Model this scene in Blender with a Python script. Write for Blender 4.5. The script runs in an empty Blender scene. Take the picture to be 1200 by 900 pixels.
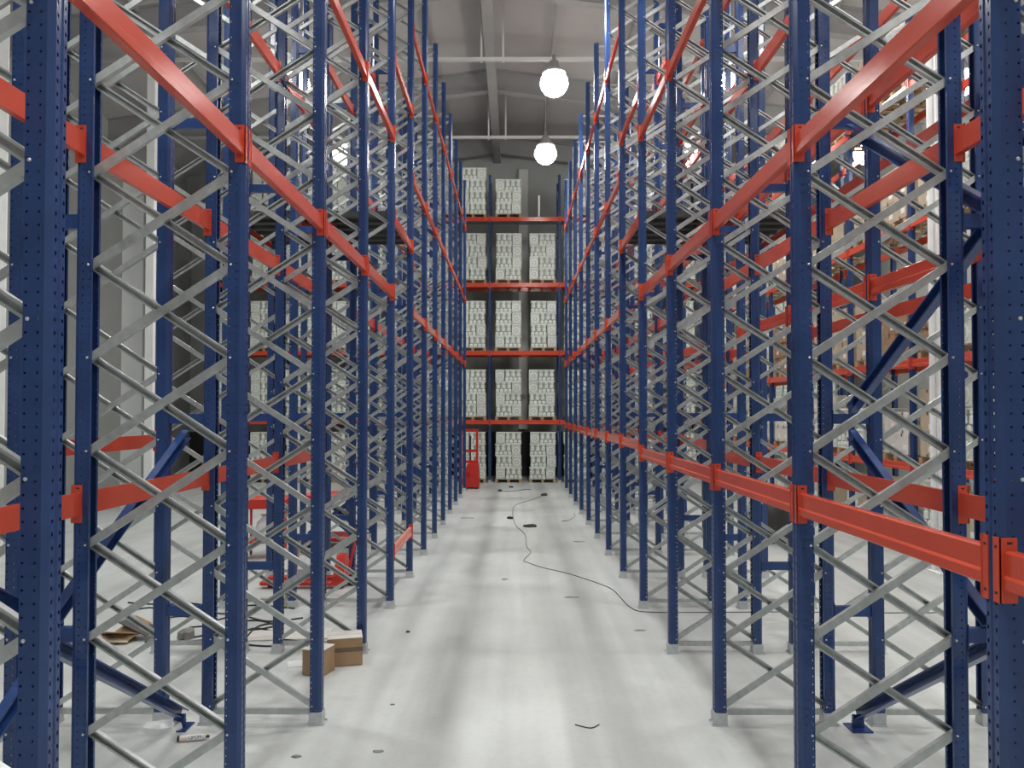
import bpy, math, random
from mathutils import Vector, Matrix
R = random.Random(7)
PI = math.pi
S = bpy.context.scene
C = S.collection
EYE = 2.78
# ---------------------------------------------------------------- camera
cam = bpy.data.cameras.new('camera'); co = bpy.data.objects.new('camera', cam); C.objects.link(co)
cam.sensor_width = 36; cam.lens = 36 * 890 / 1200; cam.clip_end = 200
PITCH = math.atan(18 / 890); cam.shift_y = 15 / 1200; YAW = math.atan(3 / 890)
co.location = (0, 0, EYE); co.rotation_euler = (PI / 2 + PITCH, 0, YAW)
S.camera = co
# ---------------------------------------------------------------- world, lamps, exposure
w = bpy.data.worlds.new('world'); S.world = w; w.use_nodes = True
w.node_tree.nodes['Background'].inputs[0].default_value = (0.6, 0.68, 0.75, 1)
w.node_tree.nodes['Background'].inputs[1].default_value = 0.05
S.view_settings.view_transform = 'Standard'; S.view_settings.look = 'None'
S.view_settings.gamma = 1; S.view_settings.use_curve_mapping = False
S.view_settings.exposure = 0.22
LAMP_W = 120
LAMP_X = (-5.7, 1.03, 5.7, 11.6)
LAMP_Y = (-2.0, 3.4, 8.8, 14.2, 19.6, 25.0)
LAMP_Z = 11.46
REACH = 4.2

def px(x, y, z=0.0):                       # the point of height z seen at pixel x, y
    d = Vector(((x - 600) / 890, (450 - y + 15) / 890, -1)); d.rotate(co.rotation_euler)
    t = (z - EYE) / d.z
    return Vector((d.x * t, d.y * t, z))

# ---------------------------------------------------------------- materials
def mat(name, col, rough=.5, metal=0, noise=0, nscale=8, bump=0, spec=.5, emit=0, stretch=None):
    m = bpy.data.materials.new(name); m.use_nodes = True
    nt = m.node_tree; b = nt.nodes['Principled BSDF']
    b.inputs['Base Color'].default_value = (*col, 1); b.inputs['Roughness'].default_value = rough
    b.inputs['Metallic'].default_value = metal; b.inputs['Specular IOR Level'].default_value = spec
    if emit:
        b.inputs['Emission Color'].default_value = (*col, 1); b.inputs['Emission Strength'].default_value = emit
    tc = nt.nodes.new('ShaderNodeTexCoord'); mp = nt.nodes.new('ShaderNodeMapping')
    nt.links.new(tc.outputs['Object'], mp.inputs[0])
    if stretch: mp.inputs['Scale'].default_value = stretch
    nz = nt.nodes.new('ShaderNodeTexNoise'); nz.inputs['Scale'].default_value = nscale; nz.inputs['Detail'].default_value = 4
    nt.links.new(mp.outputs[0], nz.inputs['Vector'])
    if noise:
        r = nt.nodes.new('ShaderNodeMapRange'); r.inputs[3].default_value = 1 - noise; r.inputs[4].default_value = 1 + noise
        r.inputs[1].default_value = .3; r.inputs[2].default_value = .7
        nt.links.new(nz.outputs[0], r.inputs[0])
        v = nt.nodes.new('ShaderNodeVectorMath'); v.operation = 'SCALE'; v.inputs[0].default_value = col
        nt.links.new(r.outputs[0], v.inputs['Scale']); nt.links.new(v.outputs[0], b.inputs['Base Color'])
    if bump:
        bp = nt.nodes.new('ShaderNodeBump'); bp.inputs['Strength'].default_value = bump; bp.inputs['Distance'].default_value = .02
        nt.links.new(nz.outputs[0], bp.inputs['Height']); nt.links.new(bp.outputs[0], b.inputs['Normal'])
    return m

def math_node(nt, op, a, b=None, c=None):
    n = nt.nodes.new('ShaderNodeMath'); n.operation = op
    for i, v in enumerate((a, b, c)):
        if v is None: continue
        if isinstance(v, (int, float)): n.inputs[i].default_value = v
        else: nt.links.new(v, n.inputs[i])
    return n.outputs[0]

def holed(name, col):                      # blue lacquer with the punched rows of the uprights
    m = mat(name, col, .2, 0, .12, 5, 0)
    nt = m.node_tree; b = nt.nodes['Principled BSDF']
    tc = nt.nodes.new('ShaderNodeTexCoord')
    sp = nt.nodes.new('ShaderNodeSeparateXYZ'); nt.links.new(tc.outputs['Object'], sp.inputs[0])
    sn = nt.nodes.new('ShaderNodeSeparateXYZ'); nt.links.new(tc.outputs['Normal'], sn.inputs[0])
    M = lambda *a: math_node(nt, *a)
    fz = M('SUBTRACT', M('FRACT', M('DIVIDE', sp.outputs[2], .05)), .5)
    fz = M('MULTIPLY', fz, .05)
    def dots(u, r, rz):
        a = M('DIVIDE', u, r); c = M('DIVIDE', fz, rz)
        return M('LESS_THAN', M('ADD', M('MULTIPLY', a, a), M('MULTIPLY', c, c)), 1)
    front = M('GREATER_THAN', M('ABSOLUTE', sn.outputs[0]), .8)
    side = M('GREATER_THAN', M('ABSOLUTE', sn.outputs[1]), .8)
    isf = M('GREATER_THAN', sp.outputs[0], 0)
    f1 = M('MULTIPLY', M('MULTIPLY', dots(M('SUBTRACT', M('ABSOLUTE', sp.outputs[1]), .024), .0056, .009), front), isf)
    s1 = M('MULTIPLY', M('MAXIMUM', dots(M('SUBTRACT', sp.outputs[0], .004), .0048, .0055),
                         dots(M('ADD', sp.outputs[0], .041), .0048, .0048)), side)
    mask = M('MAXIMUM', f1, s1)
    tr = nt.nodes.new('ShaderNodeBsdfTransparent'); mx = nt.nodes.new('ShaderNodeMixShader')
    nt.links.new(mask, mx.inputs[0]); nt.links.new(b.outputs[0], mx.inputs[1]); nt.links.new(tr.outputs[0], mx.inputs[2])
    nt.links.new(mx.outputs[0], nt.nodes['Material Output'].inputs[0])
    return m

BLUE = holed('blue_upright_paint', (.024, .056, .17))
BLUE2 = mat('blue_paint', (.022, .058, .20), .22, 0, .08, 6)
ORANGE = mat('orange_red_paint', (.62, .080, .042), .17, 0, .05, 4)
RED = mat('red_paint', (.60, .03, .02), .35, 0, .08, 5)
GALV = mat('galvanised_steel', (.50, .53, .52), .36, .55, .14, 14, .05)
FOOT = mat('zinc_foot', (.52, .55, .56), .45, .3, .1, 20)
BOLT = mat('bolt_zinc', (.72, .74, .75), .3, .7)
DECK = mat('dark_deck_steel', (.085, .09, .085), .55, .2, .15, 5)
WHITE = mat('white_pack', (.80, .85, .79), .5, 0, .04, 20)
PALE = mat('milky_bottle', (.62, .68, .61), .4, 0, .12, 25)
GREY = mat('pack_grey_film', (.36, .40, .36), .4, 0, .15, 25)  # grey-green colour of the wrapped pack core behind the bottles
WOOD = mat('pallet_wood', (.40, .29, .17), .75, 0, .25, 9, .3, stretch=(1, 1, 6))
PLANK = mat('pale_plank_wood', (.62, .54, .40), .7, 0, .15, 5, .2, stretch=(8, 8, 1))
CARD = mat('brown_cardboard', (.36, .235, .135), .8, 0, .12, 6, .1)
CARD2 = mat('tan_cardboard', (.50, .43, .32), .8, 0, .10, 6, .1)
CARDW = mat('white_cardboard', (.66, .65, .60), .7, 0, .08, 6)
TAPE = mat('brown_tape', (.15, .10, .07), .35)
BLACK = mat('black_rubber', (.02, .02, .022), .5)
PLAST = mat('white_plastic_film', (.78, .80, .80), .3, 0, .06, 6, .5)
WALL = mat('grey_wall_panel', (.38, .395, .38), .7, 0, .05, 1.5)
WALLW = mat('pale_wall_panel', (.62, .64, .63), .7, 0, .05, 1.5)
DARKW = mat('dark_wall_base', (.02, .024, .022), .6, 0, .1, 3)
ROOF = mat('roof_sheet', (.46, .45, .44), .6, 0, .06, .6)
STEEL = mat('roof_steel_grey', (.33, .33, .325), .5, .1, .05, 2)
TIE = mat('pale_tie_steel', (.55, .55, .53), .5)
COLW = mat('white_column_paint', (.85, .87, .86), .5, 0, .04, 3)
LAMPH = mat('lamp_housing', (.5, .5, .5), .4, .6)
GLOW = mat('lamp_diffuser', (1, .98, .95), .5, emit=26)
PINK = mat('dusty_orange_paint', (.68, .25, .20), .5, 0, .2, 6)

def floor_mat():
    m = mat('white_painted_concrete', (.70, .72, .70), .42, 0, 0)
    nt = m.node_tree; b = nt.nodes['Principled BSDF']
    tc = nt.nodes.new('ShaderNodeTexCoord')
    def noise(scale, st, lo, hi, amp):
        mp = nt.nodes.new('ShaderNodeMapping'); mp.inputs['Scale'].default_value = st
        nt.links.new(tc.outputs['Object'], mp.inputs[0])
        n = nt.nodes.new('ShaderNodeTexNoise'); n.inputs['Scale'].default_value = scale; n.inputs['Detail'].default_value = 5
        nt.links.new(mp.outputs[0], n.inputs['Vector'])
        r = nt.nodes.new('ShaderNodeMapRange'); r.inputs[1].default_value = lo; r.inputs[2].default_value = hi
        r.inputs[3].default_value = 1 - amp; r.inputs[4].default_value = 1
        nt.links.new(n.outputs[0], r.inputs[0]); return r.outputs[0], n.outputs[0]
    a, _ = noise(1.3, (2.2, .10, 1), .35, .6, .16)
    c, _ = noise(1.1, (1, 1, 1), .35, .6, .08)
    e, raw = noise(14, (1, 1, 1), .3, .55, .05)
    f = math_node(nt, 'MULTIPLY', math_node(nt, 'MULTIPLY', a, c), e)
    sp = nt.nodes.new('ShaderNodeSeparateXYZ'); nt.links.new(tc.outputs['Object'], sp.inputs[0])
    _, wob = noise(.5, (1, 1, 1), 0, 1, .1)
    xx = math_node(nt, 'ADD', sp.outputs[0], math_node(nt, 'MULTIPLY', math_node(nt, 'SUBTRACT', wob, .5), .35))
    for x0, wd, am in ((-.62, .16, .25), (.55, .10, .08), (1.05, .22, .17), (-1.35, .1, .05)):   # soft darker bands running along the aisle
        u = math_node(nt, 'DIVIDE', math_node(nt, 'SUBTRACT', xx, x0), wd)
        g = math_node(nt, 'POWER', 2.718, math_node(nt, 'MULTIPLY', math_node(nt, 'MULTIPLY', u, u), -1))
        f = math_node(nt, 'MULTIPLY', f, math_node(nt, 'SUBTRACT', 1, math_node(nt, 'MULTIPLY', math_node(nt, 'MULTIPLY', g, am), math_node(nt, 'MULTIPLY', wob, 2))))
    v = nt.nodes.new('ShaderNodeVectorMath'); v.operation = 'SCALE'; v.inputs[0].default_value = (.62, .655, .635)
    nt.links.new(f, v.inputs['Scale']); nt.links.new(v.outputs[0], b.inputs['Base Color'])
    bp = nt.nodes.new('ShaderNodeBump'); bp.inputs['Strength'].default_value = .1; bp.inputs['Distance'].default_value = .01
    nt.links.new(raw, bp.inputs['Height']); nt.links.new(bp.outputs[0], b.inputs['Normal'])
    return m
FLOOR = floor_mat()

# ---------------------------------------------------------------- mesh helpers
class MB:
    def __init__(s): s.v = []; s.f = []; s.m = []
    def add(s, vs, fs, mi=0, M=None):
        o = len(s.v)
        s.v += [tuple(M @ Vector(p)) if M else tuple(p) for p in vs]
        s.f += [tuple(i + o for i in f) for f in fs]; s.m += [mi] * len(fs)
        return s
    def box(s, x0, x1, y0, y1, z0, z1, mi=0, M=None):
        vs = [(x, y, z) for x in (x0, x1) for y in (y0, y1) for z in (z0, z1)]
        return s.add(vs, [(0, 1, 3, 2), (4, 6, 7, 5), (0, 4, 5, 1), (2, 3, 7, 6), (0, 2, 6, 4), (1, 5, 7, 3)], mi, M)
    def bbox(s, x0, x1, y0, y1, z0, z1, b=.01, mi=0, M=None):   # box with chamfered vertical and top edges
        c = [(x0 + b, y0), (x1 - b, y0), (x1, y0 + b), (x1, y1 - b), (x1 - b, y1), (x0 + b, y1), (x0, y1 - b), (x0, y0 + b)]
        cx, cy = (x0 + x1) / 2, (y0 + y1) / 2; kx = 1 - 2 * b / (x1 - x0); ky = 1 - 2 * b / (y1 - y0)
        i = lambda k: [(cx + (x - cx) * kx, cy + (y - cy) * ky) for x, y in c]
        rings = [[(x, y, z0) for x, y in i(0)], [(x, y, z0 + b) for x, y in c], [(x, y, z1 - b) for x, y in c], [(x, y, z1) for x, y in i(0)]]
        return s.loft(rings, mi, M)
    def loft(s, rings, mi=0, M=None, caps=True, close=True):
        n = len(rings[0]); vs = [p for r in rings for p in r]; fs = []
        for k in range(len(rings) - 1):
            for j in range(n if close else n - 1):
                a = k * n + j; b = k * n + (j + 1) % n
                fs.append((a, b, b + n, a + n))
        if caps: fs += [tuple(reversed(range(n))), tuple(range((len(rings) - 1) * n, len(rings) * n))]
        return s.add(vs, fs, mi, M)
    def lathe(s, prof, n=12, mi=0, M=None, caps=True):
        return s.loft([[(r * math.cos(2 * PI * k / n), r * math.sin(2 * PI * k / n), z) for k in range(n)] for r, z in prof], mi, M, caps)
    def tube(s, pts, r, n=6, mi=0):
        pts = [Vector(p) for p in pts]; rings = []
        for i, p in enumerate(pts):
            t = (pts[min(i + 1, len(pts) - 1)] - pts[max(i - 1, 0)]).normalized()
            u = t.cross(Vector((0, 0, 1)));  u = Vector((1, 0, 0)) if u.length < 1e-3 else u.normalized()
            q = t.cross(u)
            rings.append([tuple(p + u * r * math.cos(2 * PI * k / n) + q * r * math.sin(2 * PI * k / n)) for k in range(n)])
        return s.loft(rings, mi)
    def mesh(s, name, mats, smooth=False):
        me = bpy.data.meshes.new(name); me.from_pydata(s.v, [], s.f)
        for m in (mats if isinstance(mats, (list, tuple)) else [mats]): me.materials.append(m)
        me.polygons.foreach_set('material_index', s.m)
        if smooth: me.polygons.foreach_set('use_smooth', [True] * len(me.polygons))
        me.update(); return me

def sheet(path, t):                       # a folded strip: outline of an open polyline with thickness t
    n = len(path); L = []; Rr = []
    for i, p in enumerate(path):
        a = Vector(path[max(i - 1, 0)]); b = Vector(path[min(i + 1, n - 1)]); p = Vector(p)
        d1 = (p - a).normalized() if i > 0 else (b - p).normalized(); d2 = (b - p).normalized() if i < n - 1 else d1
        m = Vector((-(d1 + d2).y, (d1 + d2).x)).normalized(); k = max(.5, m.dot(Vector((-d1.y, d1.x))))
        L.append(tuple(p + m * t / 2 / k)); Rr.append(tuple(p - m * t / 2 / k))
    return L, Rr
def extrude_sheet(mb, path, t, f0, f1, mi=0, M=None):  # f0/f1 map a 2D point to 3D at either end
    L, Rr = sheet(path, t); loop = L + Rr[::-1]; n = len(L)
    vs = [f0(p) for p in loop] + [f1(p) for p in loop]; m = 2 * n
    fs = [(j, (j + 1) % m, (j + 1) % m + m, j + m) for j in range(m)]
    for j in range(n - 1):
        fs.append((j, m - 1 - j, m - 2 - j, j + 1)); fs.append((m + j, m + j + 1, m + m - 2 - j, m + m - 1 - j))
    return mb.add(vs, fs, mi, M)

def ob(name, me, parent=None, loc=(0, 0, 0), rz=0, mtx=None):
    o = bpy.data.objects.new(name, me); C.objects.link(o)
    if mtx is not None: o.matrix_basis = mtx
    else: o.location = loc; o.rotation_euler = (0, 0, rz)
    if parent is not None: o.parent = parent
    return o
def tag(o, label, cat, group=None):
    o['label'] = label; o['category'] = cat
    if group: o['group'] = group
    return o
def struct(name, mb, m, label=None, loc=(0, 0, 0)):
    o = ob(name, mb.mesh(name, m), loc=loc); o['kind'] = 'structure'
    if label: o['label'] = label; o['category'] = 'setting'
    return o
def stuff(o): o['kind'] = 'stuff'; return o

# ---------------------------------------------------------------- the hall
XL, XR, Y0, Y1 = -14.2, 14.2, -6.5, 33.2
RIDGE = -.75
def roof_z(x): return 14.75 - .13 * abs(x - RIDGE)
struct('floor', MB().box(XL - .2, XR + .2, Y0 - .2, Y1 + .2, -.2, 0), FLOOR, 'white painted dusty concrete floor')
def wall(name, x0, x1, y0, y1, m, label, top=None):
    return struct(name, MB().box(x0, x1, y0, y1, 0, top or 13.2), m, label)
wl = struct('wall_left', MB().box(XL - .2, XL, Y0, Y1, 0, 13.1), WALL, 'mid grey panelled side wall on the left')
wr = struct('wall_right', MB().box(XR, XR + .2, Y0, Y1, 0, 12.9), WALL, 'grey side wall behind the right-hand racks')
def gable(y0, y1):
    p = [(XL, 1.92), (XR, 1.92), (XR, roof_z(XR)), (RIDGE, roof_z(RIDGE)), (XL, roof_z(XL))]
    return MB().loft([[(x, y0, z) for x, z in p], [(x, y1, z) for x, z in p]])
struct('wall_back', gable(Y1, Y1 + .2), WALL, 'dark grey end wall behind the loaded rack')
struct('wall_front', MB().box(XL, XR, Y0 - .2, Y0, 0, 14.7), WALL, 'grey wall behind the viewer')
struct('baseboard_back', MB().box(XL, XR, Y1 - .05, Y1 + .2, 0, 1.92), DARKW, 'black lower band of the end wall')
rf = MB()
for xa, xb in ((XL - .2, RIDGE), (RIDGE, XR + .2)):
    za, zb = roof_z(xa), roof_z(xb)
    rf.add([(xa, Y0 - .2, za), (xb, Y0 - .2, zb), (xb, Y1 + .2, zb), (xa, Y1 + .2, za),
            (xa, Y0 - .2, za + .15), (xb, Y0 - .2, zb + .15), (xb, Y1 + .2, zb + .15), (xa, Y1 + .2, za + .15)],
           [(0, 3, 2, 1), (4, 5, 6, 7), (0, 1, 5, 4), (1, 2, 6, 5), (2, 3, 7, 6), (3, 0, 4, 7)])
ceiling = struct('ceiling', rf, ROOF, 'grey gabled sheet roof')
def ceil_part(name, mb, m): return ob(name, mb.mesh(name, m), ceiling)
RB = .78
for y in (1.1, 7.4, 13.7, 20.0, 26.3, 32.7):                       # portal rafters
    mb = MB()
    for xa, xb in ((XL, RIDGE), (RIDGE, XR)):
        for lo, hi, hw in ((RB, RB - .03, .13), (RB - .03, .03, .012), (.03, .0, .13)):
            ring = lambda x: [(x, y - hw, roof_z(x) - lo), (x, y + hw, roof_z(x) - lo), (x, y + hw, roof_z(x) - hi), (x, y - hw, roof_z(x) - hi)]
            mb.loft([ring(xa), ring(xb)])
    ceil_part('rafter', mb, STEEL)
for y in (9.4, 15.7, 22.0, 28.3):                                   # straight tie tubes with two hangers
    mb = MB().box(XL, XR, y - .05, y + .05, 13.04, 13.14)
    for x in (RIDGE - .22, RIDGE + .42): mb.box(x - .03, x + .03, y - .03, y + .03, 13.0, roof_z(x))
    ceil_part('tie_beam', mb, TIE)
ceil_part('ridge_beam', MB().box(RIDGE - .15, RIDGE + .15, Y0, Y1, 13.72, 14.0).box(RIDGE - .02, RIDGE + .02, Y0, Y1, 14.0, 14.7), STEEL)
for x in (-12.5, -10, -7.5, -5, -2.7, 1.2, 3.5, 6, 8.5, 11, 13.2):
    z = roof_z(x); ceil_part('purlin', MB().box(x - .03, x + .03, Y0, Y1, z - .16, z - .0), STEEL)
# building columns
def column(x, y, wx, wy, label, m=COLW):
    z = roof_z(x) - RB
    mb = MB().box(-wx / 2, wx / 2, -wy / 2, -wy / 2 + .03, 0, z).box(-wx / 2, wx / 2, wy / 2 - .03, wy / 2, 0, z).box(-.02, .02, -wy / 2 + .03, wy / 2 - .03, 0, z)
    mb.box(-wx / 2 - .06, wx / 2 + .06, -wy / 2 - .06, wy / 2 + .06, 0, .03)
    return tag(ob('building_column', mb.mesh('building_column', m), loc=(x, y, 0)), label, 'column')
column(-10.6, 15.0, .62, .6, 'broad white building column at the left edge behind the empty racks')
column(-10.27, 21.5, .22, .5, 'slim white building column seen through the left racks')
tag(ob('partition_panel', MB().bbox(-.3, .3, -.05, .05, 0, 9.5, .01).mesh('partition_panel', WALLW), loc=(-10.85, 21.5, 0)), 'tall pale grey panel standing beside the slim white column', 'panel')
column(7.40, 13.2, .24, .3, 'slim white building column between the right-hand racks')
cp = MB().bbox(-.22, .22, -.15, .15, 2.02, 13.4, .04)
tag(ob('pipe_duct', cp.mesh('pipe_duct', mat('pale_duct', (.60, .61, .58), .5, 0, .05, 3)), loc=(.38, Y1 - .16, 0)), 'pale grey duct running up the end wall between the pallets', 'duct')

# ---------------------------------------------------------------- lamps
lamp_h = MB().lathe([(.04, .62), (.05, .48), (.12, .45), (.14, .30), (.22, .24), (.32, .14), (.31, .11)], 20, 0, None, True)
lamp_h = lamp_h.mesh('lamp_housing', LAMPH, True)
lamp_d = MB().lathe([(.27, .10), (.34, 0), (.37, -.13), (.34, -.25), (.26, -.37), (.13, -.45), (.01, -.48)], 20).mesh('diffuser', GLOW, True)
lamp_labels = {(1.03, 19.6): 'largest bright round lamp hanging over the aisle', (1.03, 25.0): 'second bright round lamp over the aisle, nearer the end wall',
               (5.7, 25.0): 'round lamp glowing behind the right-hand rack uprights, level with the second aisle lamp',
               (5.7, 19.6): 'small glimpsed lamp seen through the upper right racks',
               (-5.7, 25.0): 'lamp glinting through the braces of the upper left racks'}
ordw = ['first', 'second', 'third', 'fourth', 'fifth', 'sixth']
for lx in LAMP_X:
    for ly in LAMP_Y:
        e = bpy.data.objects.new('high_bay_lamp', None); C.objects.link(e); e.location = (lx, ly, LAMP_Z)
        lab = lamp_labels.get((lx, ly))
        if lab: tag(e, lab, 'lamp', 'high bay lamps')
        else: tag(e, f'round roof lamp, {ordw[LAMP_X.index(lx)]} row from the left wall, {ordw[LAMP_Y.index(ly)]} from the near end', 'lamp', 'high bay lamps')
        ob('lamp_housing', lamp_h, e); ob('diffuser', lamp_d, e)
        top = roof_z(lx) - LAMP_Z
        ob('hanging_rod', MB().box(-.01, .01, -.01, .01, .6, top).mesh('hanging_rod', LAMPH), e)
        L = bpy.data.lights.new('lamp_light', 'AREA'); L.shape = 'DISK'; L.size = .6; L.energy = LAMP_W; L.spread = math.radians(155); L.color = (1, .985, .96)
        lo = bpy.data.objects.new('lamp_light', L); C.objects.link(lo); lo.parent = e; lo.location = (0, 0, -.52)

# ---------------------------------------------------------------- rack pieces
H = 11.02
UP_PATH = [(-.05, .032), (-.05, .05), (.026, .05), (.046, .037), (.05, .034), (.05, .012), (.045, .008),
           (.045, -.008), (.05, -.012), (.05, -.034), (.046, -.037), (.026, -.05), (-.05, -.05), (-.05, -.032)]
NODES = [.165 + .592 * n for n in range(19)]
def upright_mesh(h, bolts=True):
    mb = MB(); extrude_sheet(mb, UP_PATH, .003, lambda p: (p[0], p[1], .012), lambda p: (p[0], p[1], h))
    if bolts:
        for z in NODES:
            for sy in (-1, 1):
                M = Matrix.Translation((-.032, sy * .0515, z)) @ Matrix.Rotation(-sy * PI / 2, 4, 'X')
                mb.lathe([(.0078, 0), (.0078, .005), (.004, .007)], 6, 1, M)
    return mb.mesh('upright', [BLUE, BOLT])
UPR = upright_mesh(H)
FOOTM = MB().box(-.058, .060, -.058, .058, .006, .11).box(-.062, .080, -.072, .072, 0, .006)
FOOTM.lathe([(.008, .006), (.008, .02)], 6, 0, Matrix.Translation((.07, .05, 0))).lathe([(.008, .006), (.008, .02)], 6, 0, Matrix.Translation((.07, -.05, 0)))
FOOTM = FOOTM.mesh('foot_plate', FOOT)
SPAN, RISE = .904, .592
CH = [(.028, .013), (.028, .0235), (0, .0235), (0, -.0235), (.028, -.0235), (.028, -.013)]
def channel(L):
    mb = MB(); extrude_sheet(mb, CH, .0028, lambda p: (-L / 2, p[0], p[1]), lambda p: (L / 2, p[0], p[1]))
    return mb
DIAG = math.hypot(SPAN, RISE) + .03
brace_me = channel(DIAG).mesh('brace', GALV); bar_me = channel(SPAN + .03).mesh('brace_bar', GALV)
def brace_mtx(xc, y, z0, up, frontside):
    ang = math.atan2(RISE, SPAN) * (-1 if up else 1)       # Blender's +Y turn lowers +X
    M = Matrix.Translation((xc, y, z0 + RISE / 2)) @ Matrix.Rotation(ang, 4, 'Y')
    if frontside: return M @ Matrix.Translation((0, -.031, 0))       # web to the viewer, lips away
    return M @ Matrix.Translation((0, .031, 0)) @ Matrix.Rotation(PI, 4, 'X')
# box beam with a step in its face (local y along, +x is the visible face)
BL = 1.894
def beam_mesh(L, h=.145, t=.045, m=ORANGE):
    p = [(-t / 2, -h / 2), (t / 2 - .002, -h / 2), (t / 2 + .004, -h / 2 + .006), (t / 2 + .004, -h / 2 + .045), (t / 2 - .006, -h / 2 + .056),
         (t / 2 - .006, h / 2 - .008), (t / 2 - .014, h / 2), (-t / 2, h / 2)]
    p = p[::-1]
    return MB().loft([[(x, -L / 2, z) for x, z in p], [(x, L / 2, z) for x, z in p]]).mesh('beam', m)
BEAM = beam_mesh(BL); BEAMP = beam_mesh(BL, m=PINK)
def conn_mesh(m=ORANGE):
    mb = MB().box(-.030, .040, -.003, .001, -.12, .12)                # end plate across the upright's side
    mb.box(.030, .036, -.003, .036, -.12, .12)                       # flange lapping the upright's face
    for z in (-.085, .085): mb.box(.0362, .0372, .012, .026, z - .005, z + .005, 1)
    mb.box(-.012, .008, -.0042, -.0028, .095, .104, 1)
    return mb.mesh('beam_connector', [m, BLACK])
CONN = conn_mesh()
def add_beam(root, xc, yc, z, face, L=None, me=None, conns=True, t=.045):
    b = ob('beam', me or BEAM, root, (xc, yc, z), 0 if face > 0 else PI)
    if conns:
        half = BL / 2 if L is None else L / 2
        # flange laps the upright beyond the beam end
        ob('beam_connector', CONN, b, (0, half + .002, 0), 0)
        c2 = ob('beam_connector', CONN, b, (0, -half - .002, 0), 0); c2.scale = (1, -1, 1)
    return b
FR = [2.85 + 2.0 * k for k in range(-1, 13)]           # frame distances, FR[0] is frame -1
def Y(k): return FR[k + 1]
SP_ME = MB().box(-.165, .165, -.028, .028, -.045, .045).box(-.17, -.164, -.045, .045, -.075, .075).box(.164, .17, -.045, .045, -.075, .075).mesh('row_spacer', BLUE2)

def frame_braces(x0, k, flip, out, zshift=0):
    """list of (mesh, matrix) of one frame between x0 (left upright) and x0+.97"""
    xc = x0 + .485; y = Y(k)
    for n in range(18):
        z0 = NODES[n]
        out.append((brace_me, brace_mtx(xc, y, z0, True, not flip)))
        out.append((brace_me, brace_mtx(xc, y, z0, False, flip)))
    out.append((bar_me, Matrix.Translation((xc, y - .014, .105)) @ Matrix.Rotation(0, 4, 'X')))
    out.append((bar_me, Matrix.Translation((xc, y - .014, H - .06))))

def build_row(label, sgn, xin, front_faces_in, front_levels, rear_levels, flips=(), group=None):
    """sgn -1 left / +1 right; xin |x| of the upright nearer the aisle"""
    root = bpy.data.objects.new('pallet_rack', None); C.objects.link(root); root.location = (0, 0, 0)
    tag(root, label, 'rack', 'empty pallet racks')
    xa, xb = sgn * xin, sgn * (xin + .97)
    for k in range(-1, 13):
        for x, fx in ((xa, -sgn), (xb, sgn)):
            u = ob('upright', UPR, root, (x, Y(k), 0), 0 if fx > 0 else PI)
            ob('foot_plate', FOOTM, u)
    near, far = [], []
    for k in range(-1, 13): frame_braces(min(xa, xb), k, k in flips, near if 0 <= k <= 6 else far)
    for me, M in near: ob('brace', me, root, mtx=M)
    mb = MB()
    for me, M in far: mb.add([v.co for v in me.vertices], [tuple(p.vertices) for p in me.polygons], 0, M)
    stuff(ob('brace', mb.mesh('far_bracing', GALV), root))
    for levels, x, fx in ((front_levels, xa, -sgn), (rear_levels, xb, sgn)):
        for k in range(-1, 12):
            for z in levels(k):
                yc = (Y(k) + Y(k + 1)) / 2
                pk = z < 1
                add_beam(root, x + fx * .020, yc, z, fx, me=BEAMP if pk else None)
    return root

def levA(side, rear):
    def f(k):
        if k == 4:
            if side < 0: return (5.58, 7.9) + (() if rear else (.78,))
            return (2.3, 5.58, 7.42)
        z = []
        if side > 0: z.append(2.2 if k < 4 else 2.3)
        elif rear and k < 4: z.append(2.2)
        z += [4.49, 6.77, 9.33]
        return z
    return f
ALx, ARx, BLx, BRx = 1.77, 1.83, 3.16, 3.235
rAL = build_row('empty blue and orange pallet rack along the left edge of the aisle', -1, ALx, True, levA(-1, False), levA(-1, True), flips=(2,))
rAR = build_row('empty blue and orange pallet rack along the right edge of the aisle', 1, ARx, True, levA(1, False), levA(1, True))
rBL = build_row('second empty blue rack standing back to back behind the left aisle rack', -1, BLx, False,
                lambda k: () if k != 4 else (5.58,), lambda k: (2.45,) if k == 2 else ((5.58,) if k == 4 else ()), flips=(3,))
rBR = build_row('second rack with more beam levels behind the right aisle rack', 1, BRx, False,
                lambda k: (3.9, 5.6, 7.3, 9.0) if k != 4 else (5.58, 7.3, 9.0), lambda k: (3.9, 5.6, 7.3, 9.0) if k != 4 else (5.58, 7.3))
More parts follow.
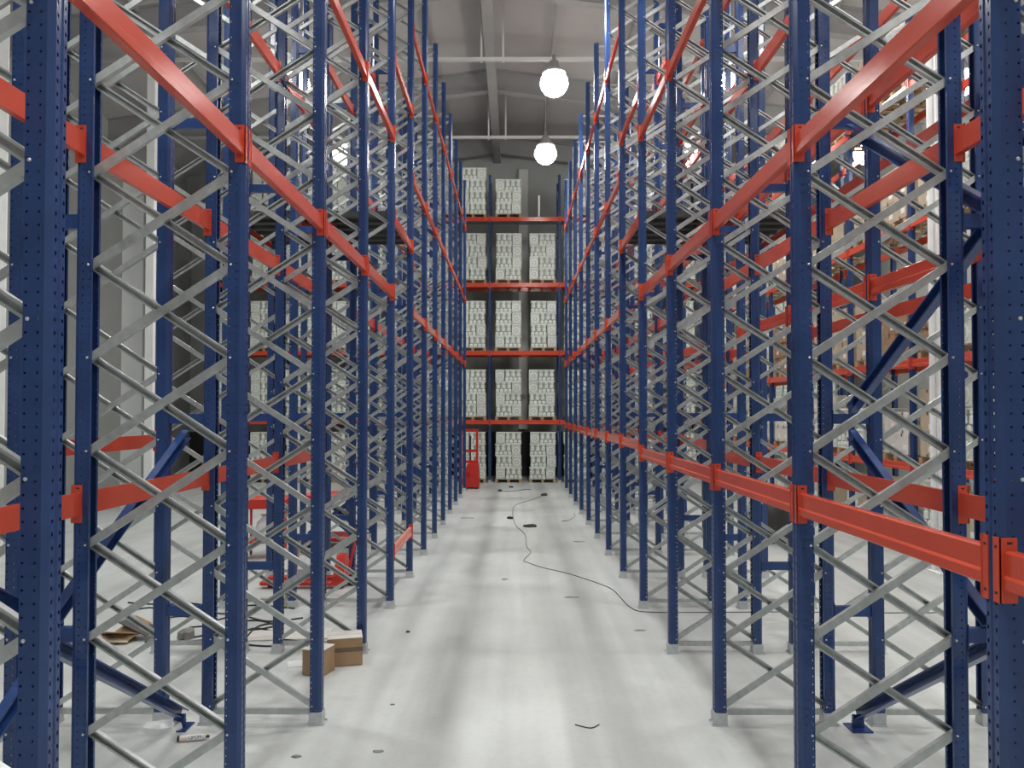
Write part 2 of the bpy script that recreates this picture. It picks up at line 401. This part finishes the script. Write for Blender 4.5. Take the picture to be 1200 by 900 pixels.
# spacers and long diagonal braces between the back-to-back racks
def diag_mesh(L):
    mb = MB(); p = [(.03, .035), (.03, .045), (-.03, .045), (-.03, -.045), (.03, -.045), (.03, -.035)]
    extrude_sheet(mb, p, .004, lambda q: (q[0], -L / 2, q[1]), lambda q: (q[0], L / 2, q[1]))
    return mb.mesh('spine_brace', BLUE2)
def spine(root, sgn, x, k0, z0, k1, z1):
    y0, y1 = Y(k0), Y(k1); L = math.hypot(y1 - y0, z1 - z0)
    a = math.atan2(z1 - z0, y1 - y0)
    M = Matrix.Translation((x, (y0 + y1) / 2, (z0 + z1) / 2)) @ Matrix.Rotation(a, 4, 'X')
    if sgn > 0: M = M @ Matrix.Rotation(PI, 4, 'Y')
    o = ob('spine_brace', diag_mesh(L - .06), root, mtx=M)
for root, sgn, xs, up in ((rAL, -1, -2.95, False), (rAR, 1, 3.018, True)):
    for k in range(0, 13):
        for z in ((1.37, 4.0, 6.6, 9.2) if k == 1 else (1.0, 2.72, 5.4, 8.0, 10.4)):
            ob('row_spacer', SP_ME, root, (xs, Y(k), z))
    for k0, z0, k1, z1 in ((0, .06, 1, 1.3), (0, 2.55, 1, 1.44), (1, 1.3, 2, .06), (1, 1.44, 2, 2.6)):
        spine(root, sgn, xs, k0, z0, k1, z1)
    if up:
        for k0, z0, k1, z1 in ((0, 2.8, 1, 3.95), (0, 5.3, 1, 4.1), (1, 3.95, 2, 2.78), (1, 4.1, 2, 5.35)): spine(root, sgn, xs, k0, z0, k1, z1)
    for k in (0, 2):
        ob('brace_foot', MB().box(-.09, .09, -.10, .10, 0, .012).box(-.05, .05, -.012, .012, .012, .12).mesh('brace_foot', BLUE2), root, (xs, Y(k) - .11, 0))
# steel deck over the passage through the racks, one per side
for sgn, xin, lab in ((-1, ALx, 'dark steel deck over the cross passage in the left racks'), (1, ARx, 'dark steel deck over the cross passage in the right racks')):
    d = bpy.data.objects.new('passage_deck', None); C.objects.link(d)
    x0 = xin + .12; W = (xin + 2.40 - x0)
    d.location = (sgn * (xin + 1.20), (Y(4) + Y(5)) / 2, 5.66); tag(d, lab, 'deck', 'decks over the cross passage')
    pm = MB().box(-W / 2, W / 2, -.175, .175, 0, .035).box(-W / 2, W / 2, -.175, -.165, -.05, 0).box(-W / 2, W / 2, .165, .175, -.05, 0).mesh('deck_panel', DECK)
    for i in range(5): ob('deck_panel', pm, d, (0, -.74 + i * .37, 0))

# ---------------------------------------------------------------- end rack with pallets of bottle packs
YE = 30.0; BAY = 2.76; XE = -.98
EL = (2.47, 5.2, 7.9, 10.52)
er = bpy.data.objects.new('pallet_rack', None); C.objects.link(er); er.location = (0, 0, 0)
tag(er, 'fully loaded rack standing crosswise at the far end of the aisle', 'rack')
EUP = upright_mesh(12.2, False)
ebeam = beam_mesh(BAY - .106, .17, .05)
cm = channel(1.25).mesh('brace', GALV)
for i in range(-4, 6):
    x = XE + i * BAY
    for y, r in ((YE, -PI / 2), (YE + 1.1, PI / 2)):
        u = ob('upright', EUP, er, (x, y, 0), r); ob('foot_plate', FOOTM, u)
    for n in range(12):
        M = Matrix.Translation((x, YE + .55, .6 + n * .98)) @ Matrix.Rotation(PI / 2, 4, 'Z') @ Matrix.Rotation(math.radians(44) * (-1) ** n, 4, 'Y')
        ob('brace', cm, er, mtx=M)
for i in range(-4, 5):
    for z in EL:
        for y, f in ((YE - .02, 1), (YE + 1.12, -1)):
            if z > 10 and f < 0: continue
            b = ob('beam', ebeam, er, (XE + (i + .5) * BAY, y, z - .085), -PI / 2 * f)
            for s in (1, -1):
                c = ob('beam_connector', CONN, b, (0, s * (BAY / 2 - .051), 0)); c.scale = (1, s, 1)
for i in range(-4, 5):
    for j in range(6):
        x0 = XE + i * BAY + .06 + j * .44
        ob('deck_panel', MB().box(x0, x0 + .435, YE + .03, YE + 1.08, EL[3] - .03, EL[3] - .002).mesh('deck_panel', GALV), er)
tag(ob('marker_post', MB().bbox(-.04, .04, -.03, .03, 0, .95, .008).mesh('marker_post', COLW), None, (.98, YE + .3, EL[3])), 'short white post standing on the empty right half of the top level', 'post')
# packs: long side shows three bottles, short side a round emblem panel
def pack_long(w=.655, d=.37, h=.462):
    mb = MB(); f = -d / 2
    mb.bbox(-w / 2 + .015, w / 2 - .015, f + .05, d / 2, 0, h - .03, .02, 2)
    mb.bbox(-w / 2, w / 2, f + .015, d / 2, h - .045, h, .012, 0)
    mb.bbox(-w / 2, w / 2, f + .02, d / 2, .0, .03, .01, 0)
    for i in range(3):
        x = (i - 1) * w / 3
        mb.lathe([(.055, .17), (.085, .19), (.085, .30), (.055, .335), (.08, .36), (.08, .42)], 8, 0, Matrix.Translation((x, f + .085, 0)))
    for i in range(4):
        x = (i - 1.5) * w / 4
        mb.lathe([(.072, 0), (.072, .03), (.035, .045)], 8, 0, Matrix.Translation((x, f + .06, .095)) @ Matrix.Rotation(PI / 2, 4, 'X'))
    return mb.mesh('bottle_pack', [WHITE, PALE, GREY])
def pack_short(w=.36, d=.655, h=.462):
    mb = MB(); f = -d / 2
    mb.bbox(-w / 2, w / 2, f + .015, d / 2, 0, h, .02, 1)
    mb.bbox(-w / 2, w / 2, f + .005, d / 2, h - .05, h - .002, .012, 0)
    mb.bbox(-w / 2 + .0, -w / 2 + .03, f + .004, f + .03, .01, h - .05, .008, 0)
    M = Matrix.Translation((0, f + .018, .21)) @ Matrix.Rotation(PI / 2, 4, 'X')
    for r0, r1, mi, zo in ((.15, .12, 0, 0), (.10, .05, 1, .004), (.04, .001, 0, .008)):
        mb.lathe([(r0, 0), (r0, .012), (r1, .012)], 12, mi, M @ Matrix.Translation((0, 0, zo)))
    for i in range(3): mb.box(-w / 2 + .03 + i * .11, -w / 2 + .10 + i * .11, f + .004, f + .02, .02, .045, 0)
    return mb.mesh('bottle_pack', [WHITE, PALE, GREY])
PLg, PSh = pack_long(), pack_short()
def pallet_me(w=1.06, d=1.0):
    mb = MB()
    for i in range(5): mb.box(-w / 2, w / 2, -d / 2 + i * d / 4.85, -d / 2 + i * d / 4.85 + .13, .115, .137)
    for i in (-1, 0, 1):
        x = i * (w / 2 - .06); mb.box(x - .06, x + .06, -d / 2, d / 2, .0, .115) if False else None
        for j in (-1, 0, 1):
            y = j * (d / 2 - .07); mb.box(x - .055, x + .055, y - .07, y + .07, .022, .10)
        mb.box(x - .06, x + .06, -d / 2, d / 2, .10, .115); mb.box(x - .06, x + .06, -d / 2, d / 2, 0, .022)
    return mb.mesh('pallet', WOOD)
PAL = pallet_me()
baynm = {0: 'middle bay', -1: 'left bay', 1: 'right bay'}
lvn = ['on the floor', 'first beam level', 'second beam level', 'third beam level', 'top beam level']
ordn = ['first', 'second', 'third', 'fourth', 'fifth', 'sixth', 'seventh', 'eighth', 'ninth']
laynm = ['bottom layer', 'second layer', 'third layer', 'top layer']
far_pk = MB()
def merge(mb, me, M):
    o = len(mb.v); mb.v += [tuple(M @ v.co) for v in me.vertices]
    for p in me.polygons: mb.f.append(tuple(i + o for i in p.vertices)); mb.m.append(p.material_index)
for i in range(-4, 5):
    for li, z in enumerate((0,) + EL):
        for s, nm in ((0, 'left'), (1, 'right')):
            xc = XE + i * BAY + (.71 if s == 0 else BAY - .66) + R.uniform(-.03, .03)
            nl = 4
            if li == 4:
                if i == 0 and s == 1: continue
                nl = 3 if i >= 0 else 4
                if i > 0 and s == 1: continue
            p = ob('pallet', PAL, None, (xc, YE + .52, z))
            if i in baynm: tag(p, f'wooden pallet, {nm} one of the {baynm[i]}, {lvn[li]}, far rack', 'pallet', 'pallets in the far rack')
            else: tag(p, f'wooden pallet, far rack, {nm} side of {ordn[i + 4]} bay from the left, {lvn[li]}', 'pallet', 'pallets in the far rack')
            for n in range(nl):
                sw = R.random() < .5
                off = R.uniform(-.03, .03) if li == 0 else R.uniform(-.014, .014)
                for kind in (0, 1):
                    if kind == 0: x = xc + (.18 if sw else -.18); me = PLg; y = YE + .2
                    else: x = xc + (-.335 if sw else .335); me = PSh; y = YE + .345
                    zz = z + .137 + n * .464
                    loc = (x + off + R.uniform(-.006, .006), y + R.uniform(-.015, .015), zz)
                    if i in baynm:
                        o = ob('bottle_pack', me, None, loc)
                        tag(o, ('white three-bottle pack, ' if kind == 0 else 'white round-emblem pack, ') + f'{laynm[n]}, {nm} pallet, {baynm[i]}, {lvn[li]}, far rack',
                            'pack', 'bottle packs in the far rack')
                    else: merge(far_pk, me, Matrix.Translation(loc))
                for xx, yy, me in ((xc + (.335 if sw else -.335), YE + .78, None),): pass
o = ob('bottle_pack', far_pk.mesh('far_packs', [WHITE, PALE, GREY]))
stuff(tag(o, 'white bottle packs stacked in the outer bays of the far rack', 'pack'))
# white marker post standing on the empty top right level
# ---------------------------------------------------------------- loaded rack on the far right
XC = 7.7; CB = 2.7; CL = (1.8, 3.8, 6.5, 9.2)
cr = bpy.data.objects.new('pallet_rack', None); C.objects.link(cr)
tag(cr, 'loaded pallet rack across the next aisle at the far right', 'rack')
UC = upright_mesh(10.6, False); cbeam = beam_mesh(CB - .106, .15, .05)
CY = [6.6 + CB * i for i in range(9)]
cm2 = channel(1.1).mesh('brace', GALV)
for y in CY:
    for x, r in ((XC, PI), (XC + 1.0, 0)):
        u = ob('upright', UC, cr, (x, y, 0), r); ob('foot_plate', FOOTM, u)
    for n in range(12):
        M = Matrix.Translation((XC + .5, y - .014, .55 + n * .85)) @ Matrix.Rotation(math.radians(40) * (-1) ** n, 4, 'Y')
        ob('brace', cm2, cr, mtx=M)
for i in range(8):
    for z in CL:
        for x, f in ((XC - .02, PI), (XC + 1.02, 0)):
            b = ob('beam', cbeam, cr, (x, CY[i] + CB / 2, z - .075), f)
            for s in (1, -1):
                c = ob('beam_connector', CONN, b, (0, s * (CB / 2 - .051), 0)); c.scale = (1, s, 1)
def carton_me(w, d, h, m, name='carton'):
    mb = MB().bbox(-w / 2, w / 2, -d / 2, d / 2, 0, h, .006, 0)
    mb.box(-w / 2 - .001, w / 2 + .001, -.03, .03, h - .06, h + .0015, 1).box(-w / 2 - .001, w / 2 + .001, -.03, .03, 0, .06, 1)
    mb.box(-w / 2 - .0015, -w / 2, -d / 2 + .06, -d / 2 + .2, .1, .2, 2)
    return mb.mesh(name, [m, TAPE, WHITE])
cart = [carton_me(.5, .5, .42, CARD), carton_me(.5, .5, .42, CARD2), carton_me(.5, .5, .42, CARDW)]
cartn = ['brown', 'tan', 'white']
lv2 = ['on the floor', 'on the lowest beams', 'on the second beams', 'on the third beams', 'on the top beams']
for i in range(1, 8):
    for li, z in enumerate((0,) + CL):
        for s in (0, 1):
            if R.random() < .12: continue
            yc = CY[i] + (.72 if s == 0 else CB - .72)
            wh = f'{"nearer" if s == 0 else "farther"} side of bay {["", "one", "two", "three", "four", "five", "six", "seven"][i]}, {lv2[li]}'
            tag(ob('pallet', PAL, None, (XC + .5, yc, z), PI / 2), f'wooden pallet, far right rack, {wh}', 'pallet', 'pallets in the far right rack')
            kind = R.choice((0, 1, 1, 2, 3, 3)); nl = R.choice((2, 3, 3))
            for n in range(nl):
                for q in (0, 1):
                    if kind == 3:
                        o = ob('bottle_pack', PLg if (n + q) % 2 == 0 else PSh, None, (XC + (.18 if (n + q) % 2 == 0 else .33), yc + (-.26 if q == 0 else .26), z + .137 + n * .464), -PI / 2)
                        if (n + q) % 2 == 0: o.location.x += .02
                        nm = 'white bottle pack'; o.location.y = yc + (-.335 if q == 0 else .335) * (.54 if (n + q) % 2 == 0 else 1) * 1.0
                        cat = 'pack'
                    else:
                        o = ob('carton', cart[kind], None, (XC + .27 + R.uniform(-.02, .02), yc + (-.262 if q == 0 else .262), z + .137 + n * .422), 0)
                        nm = cartn[kind] + ' carton'; cat = 'carton'
                    tag(o, f'{nm}, {"near" if q == 0 else "far"} column, {["lowest", "middle", "upper"][n]} row, {wh}', cat, 'goods in the far right rack')

# ---------------------------------------------------------------- things on the floor
def empty(name, loc, rz=0):
    e = bpy.data.objects.new(name, None); C.objects.link(e); e.location = loc; e.rotation_euler = (0, 0, rz); return e
# cartons by the left rack
def open_carton(name, w, d, h, loc, rz, label, taped=True):
    e = empty(name, loc, rz); tag(e, label, 'box')
    ob('body', MB().bbox(-w / 2, w / 2, -d / 2, d / 2, 0, h, .008).mesh('body', CARD), e)
    fl = MB().box(-w / 2, w / 2, -d / 2, -.004, h + .001, h + .006).box(-w / 2, w / 2, .004, d / 2, h + .001, h + .006)
    ob('flap', fl.mesh('flap', CARDW), e)
    if taped:
        t = .002; z0, z1 = h * .52, h * .68
        tp = MB().box(-w / 2 - t, w / 2 + t, -d / 2 - t, -d / 2, z0, z1).box(-w / 2 - t, w / 2 + t, d / 2, d / 2 + t, z0, z1)
        tp.box(-w / 2 - t, -w / 2, -d / 2, d / 2, z0, z1).box(w / 2, w / 2 + t, -d / 2, d / 2, z0, z1)
        ob('tape', tp.mesh('tape', TAPE), e)
    return e
p = px(399, 783)
open_carton('cardboard_box', .38, .30, .30, (p.x, p.y + .2, 0), math.radians(14), 'dented brown cardboard box with dark tape round it beside the left rack')
p = px(369, 794)
open_carton('cardboard_box', .24, .26, .27, (p.x, p.y + .15, 0), math.radians(-18), 'smaller brown cardboard box half hidden behind a blue upright', False)
p = px(352, 778)
tag(ob('paper_sheet', MB().bbox(-.14, .14, -.1, .1, 0, .012, .004).mesh('paper_sheet', PLAST), None, (p.x, p.y, 0), .3), 'white plastic packet lying left of the small cardboard box', 'packet')
# cartridge
p = px(227, 868)
e = empty('sealant_cartridge', (p.x, p.y, .027), math.radians(12)); tag(e, 'white sealant cartridge with a printed label lying on the floor at lower left', 'cartridge')
RX = Matrix.Rotation(PI / 2, 4, 'Y')
ob('tube', MB().lathe([(.026, -.11), (.026, .09), (.02, .098)], 14, 0, RX).mesh('tube', mat('cartridge_white', (.72, .66, .62), .4)), e)
ob('cap', MB().lathe([(.012, .098), (.012, .125)], 10, 0, RX).mesh('cap', BLACK), e)
ob('plunger', MB().lathe([(.022, -.13), (.022, -.109)], 12, 0, RX).mesh('plunger', BLACK), e)
lb = MB(); n = 6
for i in range(n):
    a0, a1 = -.9 + 1.8 * i / n, -.9 + 1.8 * (i + 1) / n
    q = lambda a, x: (x, -.0268 * math.cos(a), .0268 * math.sin(a))
    lb.add([q(a0 + .4, -.05), q(a0 + .4, .075), q(a1 + .4, .075), q(a1 + .4, -.05)], [(0, 1, 2, 3)])
ob('label', lb.mesh('label', COLW), e)
tc = bpy.data.curves.new('lettering', 'FONT'); tc.body = 'CJPOM'; tc.size = .036; tc.extrude = .0004; tc.align_x = 'CENTER'; tc.align_y = 'CENTER'
tmp = bpy.data.objects.new('lettering', tc); C.objects.link(tmp)
dg = bpy.context.evaluated_depsgraph_get(); tm = bpy.data.meshes.new_from_object(tmp.evaluated_get(dg)); bpy.data.objects.remove(tmp)
tm.materials.clear(); tm.materials.append(BLACK)
lt = ob('lettering', tm, e, (.012, -.0254, .0115)); lt.rotation_euler = (math.radians(68), 0, 0)

def cable(pts, r, label, name='power_cable', m=BLACK, rng=None):
    P = [px(x, y, r) for x, y in pts]; out = []
    n = len(P)
    for i in range(n - 1):
        p0, p1, p2, p3 = P[max(i - 1, 0)], P[i], P[i + 1], P[min(i + 2, n - 1)]
        for s in range(5):
            t = s / 5
            out.append(.5 * ((2 * p1) + (-p0 + p2) * t + (2 * p0 - 5 * p1 + 4 * p2 - p3) * t * t + (-p0 + 3 * p1 - 3 * p2 + p3) * t ** 3))
    out.append(P[-1])
    for v in out: v.z = r
    return tag(ob(name, MB().tube(out, r, 5).mesh(name, m, True)), label, 'cable')
cable([(636, 581), (622, 586), (604, 592), (601, 602), (604, 615), (615, 626), (617, 640), (622, 647), (614, 656), (618, 659),
       (636, 665), (662, 671), (685, 678), (705, 685), (718, 691), (728, 701), (738, 711), (757, 717), (830, 717.5), (925, 717), (1010, 718), (1100, 718)], .006,
      'long thin black cable winding down the aisle to the right rack')
cable([(586, 575.5), (600, 575.5), (618, 573.5), (622, 574)], .009, 'short dark cable lying before the far pallets')
cable([(663, 610), (658, 611), (668, 609), (674, 604), (672, 602)], .006, 'kinked black wire on the aisle floor near the right rack')
cable([(674, 849), (692, 853), (702, 849)], .005, 'short bent black wire scrap in the aisle foreground')
cable([(540, 607), (555, 607)], .006, 'thin straight wire beside the far left rack feet')
LC = [[(150, 706), (185, 708), (225, 707), (262, 712), (300, 709), (345, 713)],
      [(140, 718), (175, 712), (200, 716), (232, 710), (258, 719), (290, 716)],
      [(185, 726), (215, 722), (248, 727), (280, 721), (315, 728), (355, 724)],
      [(170, 752), (205, 753), (240, 750), (275, 752), (310, 748), (350, 751)],
      [(222, 735), (255, 733), (290, 738), (322, 733), (300, 727), (270, 730)],
      [(280, 742), (300, 736), (330, 741), (352, 735), (335, 730), (305, 733), (290, 745)],
      [(285, 755), (318, 757), (345, 752), (362, 757)],
      [(208, 751), (245, 744), (285, 748), (325, 745)]]
LN = ['rearmost black cable', 'black cable with a loose kink', 'black cable crossing behind the tall blue upright', 'frontmost long black cable', 'looped black cable',
      'tangled black cable under the braces', 'short black cable before the small box', 'middle black cable running to the tangle']
for q, nme in zip(LC, LN): cable(q, .011, f'{nme} on the open floor behind the left rack')
# dark scraps on the floor
def scrap(x, y, w, d, h, label, m=BLACK, rz=0., cat='debris', name='scrap'):
    p = px(x, y); mb = MB(); n = 9
    lo = [(w / 2 * math.cos(2 * PI * k / n) * R.uniform(.7, 1.1), d / 2 * math.sin(2 * PI * k / n) * R.uniform(.7, 1.1)) for k in range(n)]
    mb.loft([[(a, b, 0) for a, b in lo], [(a * .9, b * .9, h * R.uniform(.4, 1)) for a, b in lo], [(a * .4, b * .4, h) for a, b in lo]])
    return tag(ob(name, mb.mesh(name, m), None, (p.x, p.y, 0), rz), label, cat)
scrap(621, 617, .34, .4, .05, 'larger dark cloth scrap beside the winding cable', rz=.4)
scrap(598, 607.5, .18, .3, .05, 'small dark lump left of the winding cable')
scrap(638, 580.3, .25, .5, .06, 'black plug box at the far end of the winding cable')
scrap(586, 575.5, .18, .4, .06, 'dark lump at the end of the short cable')
scrap(599, 571, .2, .3, .04, 'tiny dark speck before the far left pallet')
DUST = mat('dusty_grey', (.25, .25, .24), .8)
scrap(591, 679, .12, .12, .012, 'thin grey flake on the left half of the aisle', DUST)
scrap(670, 700, .25, .12, .008, 'faint grey smear of grit on the aisle right of centre', DUST)
scrap(679, 635, .3, .1, .01, 'flat grey strip near the right rack feet', DUST)
scrap(478, 741, .06, .05, .02, 'small dark chip on the floor by the third left foot')
scrap(460, 826, .05, .03, .01, 'tiny crumb in the left aisle foreground', DUST)
scrap(443, 881, .10, .05, .012, 'brownish crumb at the bottom of the aisle', DUST)
scrap(347, 887, .09, .05, .015, 'crumb of grit by the nearest left upright', DUST)
scrap(750, 739, .2, .06, .012, 'thin dark sliver beside the right rack foot', DUST)
scrap(385, 762, .05, .05, .01, 'tiny dark flake between the left racks', DUST)
# torn cardboard heap
p = px(150, 750)
e = empty('torn_cardboard', (p.x, p.y, 0), .2); tag(e, 'crumpled torn brown cardboard heap on the floor behind the left rack', 'cardboard')
for i, (ax, ay, az, m) in enumerate(((.1, .2, .1, CARD2), (-.35, .1, .5, CARD), (.5, -.2, .9, CARD), (.2, .55, -.4, BLACK))):
    M = Matrix.Rotation(ax, 4, 'X') @ Matrix.Rotation(ay * .6, 4, 'Y') @ Matrix.Rotation(az, 4, 'Z')
    o = ob('torn_piece', MB().bbox(-.2, .2, -.14, .14, 0, .012, .004).mesh('torn_piece', m), e, mtx=Matrix.Translation((i * .09 - .16, i * .05 - .08, .055 + i * .03)) @ M)
p = px(219, 748)
e = scrap(219, 748, .22, .2, .12, 'small crumpled grey packaging lump beside the torn cardboard', DUST, name='packaging')
# flattened cardboard behind the boxes
p = px(330, 755)
tag(ob('cardboard_sheet', MB().bbox(-.5, .5, -.2, .2, 0, .02, .005).mesh('cardboard_sheet', CARDW), None, (p.x, p.y + .35, 0), .1), 'flat pale cardboard sheet lying behind the small boxes', 'cardboard')
# white plastic scrap near the base of the spine brace
for (x, y, lab) in ((190, 855, 'clear white plastic film at the foot of the diagonal brace at lower left'), (186, 795, 'white scrap of paper behind the lower left brace'),
                    (205, 684, 'crumpled clear film on the open floor at far left')):
    scrap(x, y, .35 if y > 800 else .22, .25, .07, lab, PLAST, name='plastic_film')

# red material cart with a white sack, plank, pallet jack, bucket (left, behind the racks)
p = px(308, 656)
cart_e = empty('tool_cart', (p.x, p.y + .3, 0), .1); tag(cart_e, 'red topped steel tool cart behind the left racks', 'cart')
ob('tray', MB().bbox(-.42, .42, -.3, .3, .95, 1.15, .02).mesh('tray', RED), cart_e)
ob('shelf', MB().bbox(-.4, .4, -.28, .28, .3, .34, .01).mesh('shelf', RED), cart_e)
for sx in (-.38, .38):
    for sy in (-.26, .26):
        g = ob('leg', MB().box(-.02, .02, -.02, .02, .08, .95).mesh('leg', RED), cart_e, (sx, sy, 0))
        ob('wheel', MB().lathe([(.045, -.015), (.045, .015)], 12, 0, Matrix.Rotation(PI / 2, 4, 'Y')).mesh('wheel', BLACK), g, (0, 0, .045))
sk = MB(); rings = []
for z, r in ((0, .20), (.06, .27), (.2, .28), (.33, .22), (.42, .12), (.47, .15)):
    rings.append([(r * math.cos(k * PI / 7) * (1 + .08 * math.sin(5 * k + z * 9)), .75 * r * math.sin(k * PI / 7) * (1 + .08 * math.cos(3 * k + z * 7)), z) for k in range(14)])
sk.loft(rings)
tag(ob('plastic_sack', sk.mesh('plastic_sack', PLAST, True), None, (p.x + .02, p.y + .28, .342)), 'crumpled white plastic sack on the lower shelf of the red cart', 'sack')
p = px(338, 712)
M = Matrix.Translation((p.x, p.y, 0)) @ Matrix.Rotation(math.radians(-12), 4, 'X') @ Matrix.Rotation(math.radians(3), 4, 'Y')
tag(ob('wooden_plank', MB().bbox(-.07, .07, -.015, .015, .0, .95, .004).mesh('wooden_plank', PLANK), None, mtx=M @ Matrix.Translation((0, 0, .004))), 'pale wooden plank standing on end behind the left racks', 'plank')
def pallet_jack(loc, rz, label):
    e = empty('pallet_jack', loc, rz); tag(e, label, 'pallet jack')
    for s in (-.19, .19):
        f = ob('fork', MB().bbox(-.08, .08, -1.15, 0, .05, .11, .01).mesh('fork', RED), e, (s, 0, 0))
        ob('fork_wheel', MB().lathe([(.04, -.03), (.04, .03)], 10, 0, Matrix.Rotation(PI / 2, 4, 'Y')).mesh('fork_wheel', BLACK), f, (0, -1.0, .041))
    ob('body', MB().loft([[(-.27, 0, .05), (.27, 0, .05), (.27, .18, .05), (-.27, .18, .05)], [(-.27, 0, .2), (.27, 0, .2), (.27, .18, .2), (-.27, .18, .2)],
                          [(-.10, .03, .50), (.10, .03, .50), (.10, .16, .50), (-.10, .16, .50)]]).mesh('body', RED), e)
    ob('steer_wheel', MB().lathe([(.09, -.05), (.09, .05)], 14, 0, Matrix.Translation((0, .25, .09)) @ Matrix.Rotation(PI / 2, 4, 'Y')).mesh('steer_wheel', BLACK), e)
    h = ob('handle', MB().tube([(0, .2, .25), (0, .32, .8), (0, .38, 1.1)], .02, 8).mesh('handle', RED), e)
    ob('grip', MB().tube([(0, .38, 1.08), (-.13, .38, 1.12), (-.13, .40, 1.25), (.13, .40, 1.25), (.13, .38, 1.12), (0, .38, 1.08)], .016, 8).mesh('grip', BLACK), h)
p = px(392, 681)
pallet_jack((p.x + .1, 12.25, 0), math.radians(-90), 'red hand pallet jack parked behind the left racks')
# bright orange-red workbench-like lift table near px (355-415, 590-625)
p = px(384, 645)
e = empty('scissor_lift', (p.x, p.y + .55, 0), 0); tag(e, 'low red scissor lift platform standing behind the left racks', 'lift')
ob('platform', MB().bbox(-.55, .55, -.40, .40, 1.0, 1.10, .02).mesh('platform', RED), e)
ob('base', MB().bbox(-.52, .52, -.38, .38, .14, .24, .02).mesh('base', RED), e)
for s in (-1, 1):
    for a in (-1, 1):
        M = Matrix.Translation((0, s * .36, .65)) @ Matrix.Rotation(a * math.radians(38), 4, 'Y')
        ob('scissor_arm', MB().box(-.56, .56, -.02, .02, -.035, .035).mesh('scissor_arm', BLUE2), e, mtx=M)
    for sx in (-.4, .4): ob('wheel', MB().lathe([(.1, -.04), (.1, .04)], 14, 0, Matrix.Rotation(PI / 2, 4, 'X')).mesh('wheel', BLACK), e, (sx, s * .32, .1))
# stacker truck at the end
p = px(559, 573)
e = empty('pallet_stacker', (p.x - .25, p.y + .3, 0), 0); tag(e, 'red pallet stacker truck parked at the far left end of the aisle', 'stacker')
ob('body', MB().loft([[(-.32, -.3, .05), (.32, -.3, .05), (.32, .3, .05), (-.32, .3, .05)], [(-.34, -.33, .25), (.34, -.33, .25), (.34, .3, .25), (-.34, .3, .25)],
                      [(-.1, -.28, .9), (.3, -.28, .9), (.3, .28, .9), (-.1, .28, .9)]]).mesh('body', RED), e)
for sx in (-.28, .22): ob('mast_post', MB().box(-.045, .045, -.05, .05, .1, 2.15).mesh('mast_post', RED), e, (sx, .33, 0))
for z in (.95, 1.35, 2.1): ob('mast_crossbar', MB().box(-.28, .22, .29, .37, z - .05, z + .05).mesh('mast_crossbar', RED), e)
ob('lift_cylinder', MB().lathe([(.03, .2), (.03, 1.9)], 8, 0, Matrix.Translation((-.03, .33, 0))).mesh('lift_cylinder', BLACK), e)
ob('tiller', MB().tube([(.0, -.3, .5), (-.25, -.6, .8), (-.5, -.75, 1.0)], .035, 8).mesh('tiller', RED), e)
for sx in (-.25, .25): ob('wheel', MB().lathe([(.1, -.04), (.1, .04)], 12, 0, Matrix.Rotation(PI / 2, 4, 'Y')).mesh('wheel', BLACK), e, (sx, -.2, .1))
for sx in (-.2, .2): ob('fork', MB().box(-.07, .07, .38, 1.3, .06, .11).mesh('fork', RED), e, (sx, 0, 0))
# blue trestle seen through the right racks near px (855-870, 610-640), black sack at (890-915, 600)
p = px(900, 640)
sk = MB(); rings = []
for z, r in ((0, .42), (.1, .5), (.5, .52), (.85, .42), (1.05, .2), (1.12, .22)):
    rings.append([(r * math.cos(k * PI / 7) * (1 + .06 * math.sin(5 * k + z * 5)), .8 * r * math.sin(k * PI / 7), z) for k in range(14)])
sk.loft(rings)
tag(ob('black_sack', sk.mesh('black_sack', mat('black_bag', (.035, .035, .033), .45, 0, .1, 5, .4), True), None, (p.x + .25, p.y + .6, 0)), 'bulging black sack on the floor seen under the orange beams on the right', 'sack')
